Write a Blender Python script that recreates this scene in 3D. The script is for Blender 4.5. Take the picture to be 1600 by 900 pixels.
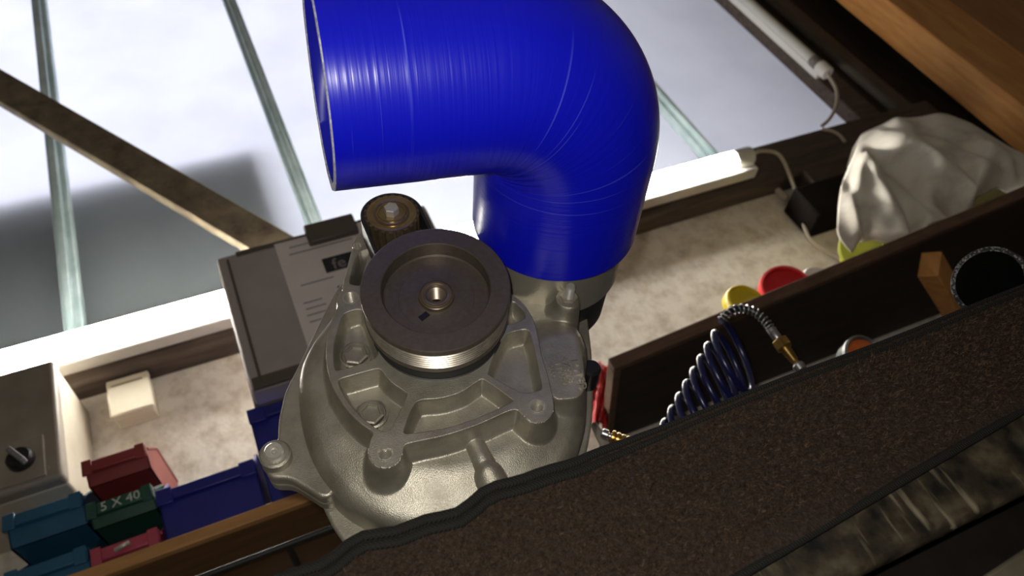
import bpy, math, random
import numpy as np
from mathutils import Vector, Matrix
random.seed(7)
for o in list(bpy.data.objects):
    bpy.data.objects.remove(o, do_unlink=True)
COL = bpy.context.scene.collection
SC = bpy.context.scene

# ------------------------------------------------------------------ camera
F = 1200.0                      # focal length in pixels of the 1600x900 frame
H = 0.60                        # camera height above the floor
def _n(v): v = np.array(v, float); return v / np.linalg.norm(v)
_S = _n([3694, 1125, 1200])                        # along the wall, in camera axes (right, up, forward)
_B = np.array([-860, 1543, 1200.]); _B = _n(_B - _S * (_B @ _S))
_Y = np.cross(_B, _S); _Y = _Y if _Y[2] > 0 else -_Y
M = np.array([_S, _Y, _B])
cam = bpy.data.cameras.new('camera'); camo = bpy.data.objects.new('camera', cam); COL.objects.link(camo)
cam.sensor_width = 36; cam.lens = 36 * F / 1600; cam.clip_start = 0.01; cam.clip_end = 100
R3 = Matrix([[M[i][0], M[i][1], -M[i][2]] for i in range(3)])
camo.matrix_world = Matrix.Translation((0, 0, H)) @ R3.to_4x4()
cam.dof.use_dof = True; cam.dof.focus_distance = 0.46; cam.dof.aperture_fstop = 11
SC.camera = camo

# ------------------------------------------------------------------ world, flash, exposure
w = bpy.data.worlds.new('sky'); SC.world = w; w.use_nodes = True
bg = w.node_tree.nodes['Background']; bg.inputs[0].default_value = (0.86, 0.88, 1.0, 1); bg.inputs[1].default_value = 2.7
fl = bpy.data.lights.new('phone_flash', 'POINT'); fl.energy = 5.0; fl.color = (1.0, 0.95, 0.86); fl.shadow_soft_size = 0.004
flo = bpy.data.objects.new('phone_flash', fl); COL.objects.link(flo)
flo.location = Vector((0, 0, H)) + R3 @ Vector((-0.012, 0.012, 0.0))
SC.view_settings.view_transform = 'Standard'; SC.view_settings.look = 'None'
SC.view_settings.exposure = 0.3; SC.view_settings.gamma = 1.0
SC.view_settings.use_curve_mapping = False

# ------------------------------------------------------------------ helpers
def U(px, py, Y):
    """the point of the vertical plane at depth Y that is seen at (px, py)"""
    r = M @ np.array([px - 800, 450 - py, F], float)
    r = r * (Y / r[1]); return Vector((r[0], Y, r[2] + H))
def UZ(px, py, z):
    r = M @ np.array([px - 800, 450 - py, F], float)
    r = r * ((z - H) / r[2]); return Vector((r[0], r[1], z))
ORG = {}
def mat(name, col, rough=0.5, metal=0.0, col2=None, scale=20, bump=0.0, bscale=200, stretch=None, spec=0.5,
        detail=4, lo=0.35, hi=0.65, extra=None):
    m = bpy.data.materials.new(name); m.use_nodes = True
    nt = m.node_tree; N = nt.nodes; L = nt.links
    b = N['Principled BSDF']
    b.inputs['Roughness'].default_value = rough; b.inputs['Metallic'].default_value = metal
    b.inputs['Specular IOR Level'].default_value = spec
    b.inputs['Base Color'].default_value = (*col, 1)
    tc = N.new('ShaderNodeTexCoord'); mp = N.new('ShaderNodeMapping'); L.new(tc.outputs['Object'], mp.inputs[0])
    if stretch: mp.inputs['Scale'].default_value = stretch
    if col2:
        no = N.new('ShaderNodeTexNoise'); no.inputs['Scale'].default_value = scale; no.inputs['Detail'].default_value = detail
        no.inputs['Roughness'].default_value = 0.65
        L.new(mp.outputs[0], no.inputs['Vector'])
        cr = N.new('ShaderNodeValToRGB'); cr.color_ramp.elements[0].position = lo; cr.color_ramp.elements[1].position = hi
        cr.color_ramp.elements[0].color = (*col, 1); cr.color_ramp.elements[1].color = (*col2, 1)
        L.new(no.outputs['Fac'], cr.inputs[0]); L.new(cr.outputs[0], b.inputs['Base Color'])
    if bump:
        n2 = N.new('ShaderNodeTexNoise'); n2.inputs['Scale'].default_value = bscale; n2.inputs['Detail'].default_value = 3
        L.new(mp.outputs[0], n2.inputs['Vector'])
        bp = N.new('ShaderNodeBump'); bp.inputs['Strength'].default_value = bump; bp.inputs['Distance'].default_value = 0.001
        L.new(n2.outputs['Fac'], bp.inputs['Height']); L.new(bp.outputs[0], b.inputs['Normal'])
    if extra: extra(m, N, L, b, mp)
    return m

class MB:
    def __init__(s): s.v = []; s.f = []; s.mi = []
    def add(s, vs, fs, mi=0):
        o = len(s.v); s.v += [tuple(v) for v in vs]; s.f += [tuple(i + o for i in f) for f in fs]; s.mi += [mi] * len(fs); return s
    def box(s, a, b, mi=0):
        x0, y0, z0 = a; x1, y1, z1 = b
        vs = [(x0,y0,z0),(x1,y0,z0),(x1,y1,z0),(x0,y1,z0),(x0,y0,z1),(x1,y0,z1),(x1,y1,z1),(x0,y1,z1)]
        return s.add(vs, [(0,3,2,1),(4,5,6,7),(0,1,5,4),(1,2,6,5),(2,3,7,6),(3,0,4,7)], mi)
    def obox(s, c, u, v, w, mi=0):
        """box from centre and three half-axis vectors"""
        c, u, v, w = map(Vector, (c, u, v, w))
        vs = [c-u-v-w, c+u-v-w, c+u+v-w, c-u+v-w, c-u-v+w, c+u-v+w, c+u+v+w, c-u+v+w]
        return s.add(vs, [(0,3,2,1),(4,5,6,7),(0,1,5,4),(1,2,6,5),(2,3,7,6),(3,0,4,7)], mi)
    def bar(s, p, q, wid, thick, up=(0, 1, 0)):
        p, q = Vector(p), Vector(q); d = q - p; n = Vector(up); n = (n - d * (n.dot(d) / d.dot(d))).normalized(); t = d.cross(n).normalized()
        return s.obox((p + q) / 2, d / 2, t * wid / 2, n * thick / 2)
    def prism(s, poly, d, mi=0):
        """closed polygon of 3-D points extruded by vector d"""
        n = len(poly); P = [Vector(p) for p in poly]; d = Vector(d)
        vs = P + [p + d for p in P]
        fs = [tuple(range(n)), tuple(range(2*n-1, n-1, -1))] + [((i+1) % n, i, i+n, (i+1) % n + n) for i in range(n)]
        return s.add(vs, fs, mi)
    def rings(s, rings, closed=True, cap0=False, cap1=False, mi=0):
        n = len(rings[0]); vs = [p for r in rings for p in r]; fs = []
        m = n if closed else n - 1
        for k in range(len(rings) - 1):
            for i in range(m):
                j = (i + 1) % n; fs.append((k*n+i, k*n+j, (k+1)*n+j, (k+1)*n+i))
        if cap0: fs.append(tuple(range(n-1, -1, -1)))
        if cap1: fs.append(tuple((len(rings)-1)*n + i for i in range(n)))
        return s.add(vs, fs, mi)
    def tube(s, path, r, n=12, caps=True, mi=0):
        P = [Vector(p) for p in path]; rr = r if isinstance(r, (list, tuple)) else [r] * len(P)
        t0 = (P[1] - P[0]).normalized(); a = Vector((0, 0, 1)) if abs(t0.z) < 0.9 else Vector((1, 0, 0))
        nn = (a - t0 * a.dot(t0)).normalized(); rings = []
        for i, p in enumerate(P):
            t = (P[min(i+1, len(P)-1)] - P[max(i-1, 0)]).normalized()
            nn = (nn - t * nn.dot(t)).normalized(); b = t.cross(nn)
            rings.append([p + (nn * math.cos(2*math.pi*k/n) + b * math.sin(2*math.pi*k/n)) * rr[i] for k in range(n)])
        return s.rings(rings, True, caps, caps, mi)
    def lathe(s, prof, org, axis=(0, -1, 0), n=48, caps=True, mi=0):
        """profile of (radius, height along axis)"""
        ax = Vector(axis).normalized(); o = Vector(org)
        a = Vector((0, 0, 1)) if abs(ax.z) < 0.9 else Vector((1, 0, 0))
        u = (a - ax * a.dot(ax)).normalized(); v = ax.cross(u)
        rings = [[o + ax * h + (u * math.cos(2*math.pi*k/n) + v * math.sin(2*math.pi*k/n)) * max(r, 1e-5) for k in range(n)] for r, h in prof]
        return s.rings(rings, True, caps, caps, mi)
    def build(s, name, m, parent=None, smooth=35, bevel=0, seg=2, origin=None, recalc=True):
        V = np.array(s.v, float)
        if parent is not None: org = ORG[parent]
        elif origin is not None: org = Vector(origin)
        else: lo = V.min(0); hi = V.max(0); org = Vector(((lo[0]+hi[0])/2, (lo[1]+hi[1])/2, lo[2]))
        V = V - np.array(org)
        me = bpy.data.meshes.new(name); me.from_pydata([tuple(x) for x in V], [], s.f); me.update()
        if recalc:
            import bmesh
            bm = bmesh.new(); bm.from_mesh(me); bmesh.ops.recalc_face_normals(bm, faces=bm.faces); bm.to_mesh(me); bm.free()
        for q in (m if isinstance(m, (list, tuple)) else [m]): me.materials.append(q)
        if any(s.mi): me.polygons.foreach_set('material_index', s.mi)
        if smooth:
            me.polygons.foreach_set('use_smooth', [True] * len(me.polygons)); me.set_sharp_from_angle(angle=math.radians(smooth))
        ob = bpy.data.objects.new(name, me); COL.objects.link(ob)
        if parent is not None: ob.parent = parent
        else: ob.location = org
        ORG[ob] = org
        if bevel:
            bv = ob.modifiers.new('bevel', 'BEVEL'); bv.width = bevel; bv.segments = seg; bv.limit_method = 'ANGLE'; bv.angle_limit = math.radians(40)
            bv.harden_normals = False
        return ob
def empty(name, loc):
    o = bpy.data.objects.new(name, None); COL.objects.link(o); o.location = loc; o.empty_display_size = 0.02; ORG[o] = Vector(loc); return o
def tag(o, label=None, cat=None, group=None, kind=None):
    if label: o['label'] = label
    if cat: o['category'] = cat
    if group: o['group'] = group
    if kind: o['kind'] = kind
    return o
def thing(name, loc, label, cat, group=None): return tag(empty(name, loc), label, cat, group)
def curve(pts, n=8):
    """Catmull-Rom through points"""
    P = [Vector(p) for p in pts]; P = [P[0]*2 - P[1]] + P + [P[-1]*2 - P[-2]]; out = []
    for i in range(1, len(P) - 2):
        for k in range(n):
            t = k / n; a, b, c, d = P[i-1], P[i], P[i+1], P[i+2]
            out.append(0.5 * ((2*b) + (c - a)*t + (2*a - 5*b + 4*c - d)*t*t + (3*b - a - 3*c + d)*t**3))
    out.append(P[-2]); return out

# ------------------------------------------------------------------ materials
def scratches(m, N, L, b, mp):
    pass
CREAM = mat('plaster', (0.60, 0.53, 0.43), 0.85, col2=(0.86, 0.81, 0.72), scale=26, bump=0.9, bscale=130, detail=10, lo=0.34, hi=0.56)
DARKWALL = mat('dark_boards', (0.035, 0.022, 0.014), 0.8, col2=(0.06, 0.038, 0.024), scale=6, bump=0.3, bscale=60, stretch=(6, 6, 1))
GREYROOM = mat('room_paint', (0.50, 0.45, 0.38), 0.9, col2=(0.56, 0.51, 0.44), scale=3)
FLOORM = mat('concrete', (0.12, 0.11, 0.10), 0.85, col2=(0.2, 0.19, 0.17), scale=5, bump=0.3, bscale=60)
RAILWOOD = mat('old_rail_wood', (0.055, 0.040, 0.032), 0.8, col2=(0.11, 0.08, 0.06), scale=8, bump=0.4, bscale=120, stretch=(1, 8, 8))
SLATWOOD = mat('grey_old_wood', (0.10, 0.075, 0.05), 0.8, col2=(0.28, 0.23, 0.15), scale=22, bump=0.5, bscale=150, lo=0.3, hi=0.7)
ORANGEWOOD = mat('orange_pine', (0.62, 0.27, 0.07), 0.6, col2=(0.80, 0.40, 0.13), scale=7, bump=0.2, bscale=80, stretch=(9, 9, 1))
BROWNBOARD = mat('brown_pine', (0.34, 0.155, 0.05), 0.6, col2=(0.48, 0.23, 0.08), scale=6, bump=0.2, bscale=80, stretch=(9, 9, 1))
SHELFEDGE = mat('varnished_wood_lit', (0.40, 0.20, 0.065), 0.45, col2=(0.52, 0.27, 0.10), scale=9, stretch=(1, 8, 8))  # shelf wood in a lighter tone, so the front edge looks lit
SHELFWOOD = mat('varnished_wood_shaded', (0.13, 0.062, 0.022), 0.5, col2=(0.19, 0.095, 0.035), scale=9, bump=0.15, bscale=90, stretch=(1, 8, 8))  # same wood darkened, underside shade put into the colour
DARKSHELF = mat('dark_shelf_wood', (0.030, 0.019, 0.013), 0.7, col2=(0.055, 0.034, 0.022), scale=10, bump=0.3, bscale=100, stretch=(1, 8, 8))
EDGEWOOD = mat('shelf_edge_wood', (0.10, 0.055, 0.035), 0.7, col2=(0.16, 0.09, 0.055), scale=15, bump=0.3, bscale=140, stretch=(1, 8, 8))
TEAL = mat('glazing_bar_paint', (0.30, 0.40, 0.41), 0.5, col2=(0.50, 0.60, 0.61), scale=10, metal=0.2)
WHITEPL = mat('white_enamel', (0.75, 0.73, 0.68), 0.4)
GREYPL = mat('unlit_tube_glass', (0.62, 0.62, 0.58), 0.25)
CASEPL = mat('case_plastic', (0.37, 0.335, 0.315), 0.55, col2=(0.44, 0.40, 0.38), scale=8, bump=0.15, bscale=300)
CLASPPL = mat('clasp_plastic', (0.105, 0.085, 0.075), 0.45)
PAPER = mat('paper', (0.76, 0.70, 0.68), 0.7, col2=(0.82, 0.76, 0.74), scale=12)
INK = mat('print_black', (0.022, 0.024, 0.03), 0.6)
INKGREY = mat('print_grey', (0.30, 0.27, 0.26), 0.7)
CABPL = mat('cabinet_paint', (0.23, 0.20, 0.165), 0.5, col2=(0.33, 0.295, 0.245), scale=9, bump=0.1, bscale=200)
CABCREAM = mat('cabinet_cream', (0.50, 0.45, 0.36), 0.5, col2=(0.62, 0.57, 0.47), scale=9)
BLACKPL = mat('black_plastic', (0.012, 0.012, 0.013), 0.35)
JBOX = mat('ivory_plastic', (0.78, 0.72, 0.56), 0.45, col2=(0.84, 0.78, 0.62), scale=10)
def binmat(n, c): return mat(n, c, 0.38, col2=tuple(x * 1.25 for x in c), scale=16, bump=0.1, bscale=300)
B_TEAL = binmat('bin_teal', (0.018, 0.095, 0.18)); B_RED = binmat('bin_red', (0.24, 0.035, 0.035)); B_GREEN = binmat('bin_green', (0.016, 0.07, 0.052))
B_PINK = binmat('bin_pink', (0.38, 0.06, 0.10)); B_BLUE = binmat('bin_blue', (0.012, 0.017, 0.20)); CHALK = mat('chalk', (0.55, 0.6, 0.55), 0.9)
def cast_extra(m, N, L, b, mp):
    no = N.new('ShaderNodeTexNoise'); no.inputs['Scale'].default_value = 55; no.inputs['Detail'].default_value = 6; L.new(mp.outputs[0], no.inputs['Vector'])
    r = N.new('ShaderNodeMapRange'); r.inputs[1].default_value = 0.3; r.inputs[2].default_value = 0.7; r.inputs[3].default_value = 0.36; r.inputs[4].default_value = 0.50
    L.new(no.outputs['Fac'], r.inputs[0]); L.new(r.outputs[0], b.inputs['Roughness'])
ALU = mat('cast_aluminium', (0.30, 0.278, 0.225), 0.42, metal=0.72, col2=(0.44, 0.415, 0.35), scale=38, bump=0.3, bscale=1500, detail=6, extra=cast_extra)
ALUMACH = mat('machined_aluminium', (0.50, 0.47, 0.40), 0.32, metal=0.7, bump=0.15, bscale=800)
STEEL = mat('bright_steel', (0.62, 0.60, 0.55), 0.3, metal=0.6)
BORE = mat('bore_steel', (0.30, 0.24, 0.19), 0.35, metal=0.8)
PULLEYM = mat('dark_pulley_steel', (0.105, 0.084, 0.066), 0.37, metal=0.55, col2=(0.125, 0.105, 0.088), scale=300, bump=0.06, bscale=2500)
GROOVEM = mat('worn_groove_steel', (0.33, 0.29, 0.24), 0.30, metal=0.85, col2=(0.5, 0.46, 0.4), scale=120)
BRONZE = mat('bronze_steel', (0.36, 0.26, 0.13), 0.26, metal=0.85, col2=(0.46, 0.35, 0.19), scale=80)
DARKSHADED = mat('dark_shaded_steel', (0.045, 0.042, 0.04), 0.4, metal=0.6)  # dark tone carries the shade on the rear cover and outlet housing
RUBBER = mat('black_rubber', (0.014, 0.014, 0.014), 0.55)
def hose_extra(m, N, L, b, mp):
    # fine winding lines along the hose (UV u runs along the length)
    uv = N.new('ShaderNodeUVMap'); mm = N.new('ShaderNodeMapping'); mm.inputs['Scale'].default_value = (420, 3.0, 1); L.new(uv.outputs[0], mm.inputs[0])
    no = N.new('ShaderNodeTexNoise'); no.inputs['Scale'].default_value = 1.0; no.inputs['Detail'].default_value = 3; L.new(mm.outputs[0], no.inputs['Vector'])
    bp = N.new('ShaderNodeBump'); bp.inputs['Strength'].default_value = 0.5; bp.inputs['Distance'].default_value = 0.0006
    L.new(no.outputs['Fac'], bp.inputs['Height']); L.new(bp.outputs[0], b.inputs['Normal'])
    cr = N.new('ShaderNodeValToRGB'); cr.color_ramp.elements[0].position = 0.66; cr.color_ramp.elements[1].position = 0.74
    cr.color_ramp.elements[0].color = (0.0045, 0.007, 0.52, 1); cr.color_ramp.elements[1].color = (0.055, 0.07, 0.66, 1)
    L.new(no.outputs['Fac'], cr.inputs[0]); L.new(cr.outputs[0], b.inputs['Base Color'])
BLUESIL = mat('blue_silicone', (0.008, 0.012, 0.6), 0.30, extra=hose_extra, spec=0.45)
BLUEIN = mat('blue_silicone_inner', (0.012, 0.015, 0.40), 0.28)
FRAY = mat('cut_silicone_edge', (0.55, 0.55, 0.60), 0.8, col2=(0.25, 0.26, 0.45), scale=400, bump=0.8, bscale=900)
CARPETM = mat('carpet_backing', (0.016, 0.010, 0.007), 0.95, spec=0.1, col2=(0.030, 0.022, 0.017), scale=500, bump=1.0, bscale=900)
PILEM = mat('carpet_pile', (0.017, 0.010, 0.0065), 0.9, col2=(0.066, 0.044, 0.030), scale=420, lo=0.4, hi=0.62, spec=0.08)
def twill(m, N, L, b, mp):
    wv = N.new('ShaderNodeTexWave'); wv.wave_type = 'BANDS'; wv.bands_direction = 'DIAGONAL'; wv.inputs['Scale'].default_value = 420; wv.inputs['Distortion'].default_value = 1
    L.new(mp.outputs[0], wv.inputs['Vector'])
    bp = N.new('ShaderNodeBump'); bp.inputs['Strength'].default_value = 0.9; bp.inputs['Distance'].default_value = 0.0006
    L.new(wv.outputs['Fac'], bp.inputs['Height']); L.new(bp.outputs[0], b.inputs['Normal'])
BINDM = mat('binding_fabric', (0.013, 0.0122, 0.011), 0.9, spec=0.15, extra=twill)
def worn(m, N, L, b, mp):
    # worn dark paint with pale scratches running across the board
    m1 = N.new('ShaderNodeMapping'); m1.inputs['Rotation'].default_value = (0, math.radians(-20), 0); m1.inputs['Scale'].default_value = (120, 120, 14)
    L.new(mp.outputs[0], m1.inputs[0])
    n1 = N.new('ShaderNodeTexNoise'); n1.inputs['Scale'].default_value = 1; n1.inputs['Detail'].default_value = 3; L.new(m1.outputs[0], n1.inputs['Vector'])
    c1 = N.new('ShaderNodeValToRGB'); c1.color_ramp.elements[0].position = 0.60; c1.color_ramp.elements[1].position = 0.70
    L.new(n1.outputs['Fac'], c1.inputs[0])
    n2 = N.new('ShaderNodeTexNoise'); n2.inputs['Scale'].default_value = 60; n2.inputs['Detail'].default_value = 7; L.new(mp.outputs[0], n2.inputs['Vector'])
    c2 = N.new('ShaderNodeValToRGB'); e = c2.color_ramp.elements; e[0].position = 0.38; e[0].color = (0.004, 0.0035, 0.003, 1); e[1].position = 0.52; e[1].color = (0.022, 0.017, 0.010, 1)
    e2 = e.new(0.68); e2.color = (0.060, 0.050, 0.032, 1); L.new(n2.outputs['Fac'], c2.inputs[0])
    mx = N.new('ShaderNodeMix'); mx.data_type = 'RGBA'; L.new(c1.outputs[0], mx.inputs[0]); L.new(c2.outputs[0], mx.inputs[6]); mx.inputs[7].default_value = (0.14, 0.12, 0.082, 1)
    L.new(mx.outputs[2], b.inputs['Base Color'])
    bp = N.new('ShaderNodeBump'); bp.inputs['Strength'].default_value = 0.8; bp.inputs['Distance'].default_value = 0.002; L.new(n2.outputs['Fac'], bp.inputs['Height']); L.new(bp.outputs[0], b.inputs['Normal'])
WORN = mat('worn_bench_paint', (0.03, 0.025, 0.02), 0.55, spec=0.3, extra=worn)
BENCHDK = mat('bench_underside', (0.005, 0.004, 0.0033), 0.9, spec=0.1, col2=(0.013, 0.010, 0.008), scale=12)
PALEWOOD = mat('pale_wood', (0.16, 0.13, 0.09), 0.7, col2=(0.24, 0.2, 0.14), scale=30)
CLOTHM = mat('old_canvas', (0.55, 0.50, 0.42), 0.9, col2=(0.80, 0.76, 0.67), scale=13, bump=0.3, bscale=900, detail=8, lo=0.30, hi=0.52)
YELGR = mat('yellow_green_plastic', (0.20, 0.23, 0.02), 0.4, col2=(0.30, 0.30, 0.03), scale=14)
YELLOW = mat('yellow_plastic', (0.72, 0.56, 0.02), 0.4); REDPL = mat('red_plastic', (0.62, 0.02, 0.025), 0.4); WHITEPLAS = mat('white_plastic', (0.7, 0.67, 0.64), 0.4)
OLIVE = mat('olive_canvas', (0.12, 0.105, 0.03), 0.8, col2=(0.18, 0.16, 0.05), scale=20)
CABLEM = mat('cream_cable', (0.46, 0.40, 0.31), 0.5); CONDM = mat('grey_cable', (0.25, 0.22, 0.18), 0.5)
COILM = mat('blue_pu_hose', (0.007, 0.010, 0.065), 0.28, spec=0.6)
SPRING = mat('spring_steel', (0.42, 0.42, 0.44), 0.3, metal=0.9); BRASS = mat('brass', (0.62, 0.42, 0.13), 0.3, metal=0.95, col2=(0.45, 0.28, 0.09), scale=90)
def braid(m, N, L, b, mp):
    ck = N.new('ShaderNodeTexVoronoi'); ck.inputs['Scale'].default_value = 480; L.new(mp.outputs[0], ck.inputs['Vector'])
    cr = N.new('ShaderNodeValToRGB'); cr.color_ramp.elements[0].position = 0.25; cr.color_ramp.elements[0].color = (0.26, 0.26, 0.26, 1)
    cr.color_ramp.elements[1].position = 0.5; cr.color_ramp.elements[1].color = (0.012, 0.012, 0.012, 1)
    L.new(ck.outputs['Distance'], cr.inputs[0]); L.new(cr.outputs[0], b.inputs['Base Color'])
BRAID = mat('braided_cut_edge', (0.02, 0.02, 0.02), 0.5, extra=braid)
HOSEBK = mat('black_hose', (0.008, 0.007, 0.007), 0.5, col2=(0.014, 0.012, 0.012), scale=60)
AMBER = mat('amber_lens', (0.50, 0.10, 0.02), 0.3, col2=(0.62, 0.15, 0.03), scale=60)
EXTB = mat('outside_board', (0.10, 0.12, 0.12), 0.9, col2=(0.14, 0.16, 0.16), scale=8)
SKYBLOCK = mat('sky_blocker_grey', (0.12, 0.11, 0.11), 0.9, col2=(0.16, 0.15, 0.15), scale=3)
EXTG = mat('outside_ground', (0.14, 0.16, 0.10), 0.95, col2=(0.2, 0.2, 0.14), scale=2)
# translucent, dusty sheet glazing
GLASS = bpy.data.materials.new('dusty_translucent_glazing'); GLASS.use_nodes = True
nt = GLASS.node_tree; N = nt.nodes; L = nt.links; N.remove(N['Principled BSDF'])
tr = N.new('ShaderNodeBsdfTranslucent'); df = N.new('ShaderNodeBsdfDiffuse'); mx = N.new('ShaderNodeMixShader'); mx.inputs[0].default_value = 0.25
tc = N.new('ShaderNodeTexCoord'); no = N.new('ShaderNodeTexNoise'); no.inputs['Scale'].default_value = 5; no.inputs['Detail'].default_value = 8; L.new(tc.outputs['Object'], no.inputs['Vector'])
cr = N.new('ShaderNodeValToRGB'); cr.color_ramp.elements[0].position = 0.3; cr.color_ramp.elements[1].position = 0.6
cr.color_ramp.elements[0].color = (0.82, 0.82, 0.88, 1); cr.color_ramp.elements[1].color = (0.93, 0.93, 0.98, 1)
L.new(no.outputs['Fac'], cr.inputs[0]); L.new(cr.outputs[0], tr.inputs[0])
df.inputs[0].default_value = (0.30, 0.34, 0.36, 1)
L.new(tr.outputs[0], mx.inputs[1]); L.new(df.outputs[0], mx.inputs[2]); L.new(mx.outputs[0], N['Material Output'].inputs[0])
CLEAR = bpy.data.materials.new('clear_face'); CLEAR.use_nodes = True
nt = CLEAR.node_tree; nt.nodes.remove(nt.nodes['Principled BSDF']); t_ = nt.nodes.new('ShaderNodeBsdfTransparent'); nt.links.new(t_.outputs[0], nt.nodes['Material Output'].inputs[0])
def emis(name, col, st):
    m = bpy.data.materials.new(name); m.use_nodes = True; b = m.node_tree.nodes['Principled BSDF']
    b.inputs['Base Color'].default_value = (0.8, 0.8, 0.8, 1); b.inputs['Emission Color'].default_value = (*col, 1); b.inputs['Emission Strength'].default_value = st; return m
TUBEM = emis('lit_tube', (1.0, 0.95, 0.86), 55.0)

# ------------------------------------------------------------------ the room
YW = 1.15
def S(name, mb, m, **k): return tag(mb.build(name, m, **k), kind='structure')
S('floor', MB().box((-2.3, -2.6, -0.1), (3.2, YW, 0)), FLOORM)
S('ceiling', MB().box((-2.3, -2.6, 3.3), (3.2, YW + 0.2, 3.4)), GREYROOM)
wall = MB().box((-2.3, YW, 0), (1.47, YW + 0.15, H + 0.97)).box((-2.3, YW, H + 0.97), (-0.82, YW + 0.15, 3.3)).box((-0.82, YW, 3.1), (1.47, YW + 0.15, 3.3))
S('wall_back', wall, CREAM)
wr = MB().box((1.47, YW, 0), (3.2, YW + 0.15, 3.3))
wrs = S('wall_back_boarded', wr, DARKWALL)
S('wall_left', MB().box((-2.4, -2.6, 0), (-2.3, YW + 0.15, 3.3)), GREYROOM)
S('wall_right', MB().box((3.2, -2.6, 0), (3.3, YW + 0.15, 3.3)), GREYROOM)
S('wall_front', MB().box((-2.3, -2.7, 0), (3.2, -2.6, 3.3)), GREYROOM)
# window
XB = [-0.795, -0.33, 0.135, 0.60, 1.04, 1.47]
win = tag(empty('window_1', (0.3, YW, H + 0.97)), kind='structure')
for a, b in zip(XB[:-1], XB[1:]):
    mb = MB(); z0, z1 = H + 0.97, 3.1; y0, y1 = YW + 0.03, YW + 0.034
    mb.add([(a,y0,z0),(b,y0,z0),(b,y1,z0),(a,y1,z0),(a,y0,z1),(b,y0,z1),(b,y1,z1),(a,y1,z1)],
           [(0,1,5,4)], 0)
    mb.add([(a,y0,z0),(b,y0,z0),(b,y1,z0),(a,y1,z0),(a,y0,z1),(b,y0,z1),(b,y1,z1),(a,y1,z1)],
           [(1,2,6,5),(2,3,7,6),(3,0,4,7),(0,3,2,1),(4,5,6,7)], 1)
    mb.build('pane', [GLASS, CLEAR], win, smooth=0, recalc=False)
for x in XB[:-1]:
    g = MB().box((x - 0.017, YW + 0.005, H + 0.97), (x + 0.017, YW + 0.029, 3.1)).build('glazing_bar', TEAL, win, bevel=0.003)
    MB().box((x - 0.006, YW - 0.010, H + 0.97), (x + 0.006, YW + 0.006, 3.1)).build('bar_ridge', TEAL, g, bevel=0.002)
MB().box((1.455, YW - 0.01, H + 0.97), (1.52, YW + 0.03, 3.1)).build('window_frame', RAILWOOD, win, bevel=0.003)
# window rail and wall trim
S('trim_1', MB().box((-2.3, YW - 0.045, H + 0.872), (1.62, YW, H + 0.985)), RAILWOOD, bevel=0.006)
S('trim_2', MB().box((1.545, YW - 0.03, H + 0.95), (1.60, YW, 3.3)), mat('jamb_wood', (0.06, 0.05, 0.04), 0.7, col2=(0.10, 0.085, 0.07), scale=9, stretch=(8, 8, 1)), bevel=0.012)
# outside
tag(MB().box((-0.80, YW + 0.060, H + 0.972), (0.062, YW + 0.085, H + 1.445)).build('outside_board', EXTB),
    'dark board standing outside against the lower left window panes, seen as a blurred shadow', 'board')
S('sky_blocker', MB().box((1.56, YW + 0.2, -0.02), (1.76, 8, 5.5)), SKYBLOCK)  # unseen slab, added to block sky and grey the right panes
S('sky_blocker_return', MB().box((0.80, 2.05, -0.02), (1.555, 2.25, 5.5)), SKYBLOCK)  # second unseen slab, added to take more sky from the right panes
S('ground_outside', MB().box((-8, YW + 0.16, -0.15), (10, 12, -0.02)), EXTG)

# ------------------------------------------------------------------ supercharger
YF = 0.417                                         # plane of the machined rib face
ZB_ = H + 0.122                                    # bench top height
YP = 0.374                                         # front face of the drive pulley
def px2(L, Y): return np.array([[U(a, b, Y).x, U(a, b, Y).z] for a, b in L])
def chaikin(P, it=2):
    for _ in range(it):
        Q = np.roll(P, -1, 0); P = np.stack([P*.8 + Q*.2, P*.2 + Q*.8], 1).reshape(-1, 2)
    return P
def sdf(P, X):
    """signed distance of points X to polygon P (negative inside)"""
    A = P; Bq = np.roll(P, -1, 0); d2 = np.full(len(X), 1e9); ins = np.zeros(len(X), bool)
    for a, b in zip(A, Bq):
        e = b - a; wv = X - a; t = np.clip((wv @ e) / (e @ e + 1e-18), 0, 1)
        q = wv - t[:, None] * e; d2 = np.minimum(d2, (q*q).sum(1))
        c = (a[1] > X[:, 1]) != (b[1] > X[:, 1])
        xi = a[0] + (X[:, 1] - a[1]) * (e[0]) / (e[1] if abs(e[1]) > 1e-12 else 1e-12)
        ins ^= c & (X[:, 0] < xi)
    d = np.sqrt(d2); return np.where(ins, -d, d)
RN = [(529,479),(517,504),(511,532),(510,560),(516,592),(521,607),(540,638),(564,662),(585,675),(578,690),(575,708),(582,725),(600,733),(619,727),(629,711),(631,694),
      (652,689),(697,680),(750,662),(795,641),(808,639),(817,649),(832,661),(851,660),(864,645),(865,627),(857,591),(845,553),(836,504),(820,476),(799,460),(760,420),
      (690,400),(620,420),(575,446),(560,446),(545,447),(531,457),(526,470)]
PK = [[(535,490),(554,483),(566,483),(574,495),(591,539),(591,556),(582,563),(526,581),(521,574),(520,546),(526,518)],
      [(528,592),(560,583),(589,575),(596,577),(610,596),(634,612),(638,617),(613,669),(603,675),(589,671),(564,652),(540,624),(529,603)],
      [(652,624),(690,622),(722,612),(750,592),(757,592),(802,624),(802,628),(750,652),(701,669),(634,679),(629,675),(641,641)],
      [(762,581),(768,560),(788,521),(820,513),(829,518),(839,560),(848,603),(846,610),(820,615),(810,612),(762,586)],
      [(795,476),(802,469),(820,486),(822,499),(792,509),(787,504)]]
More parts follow.
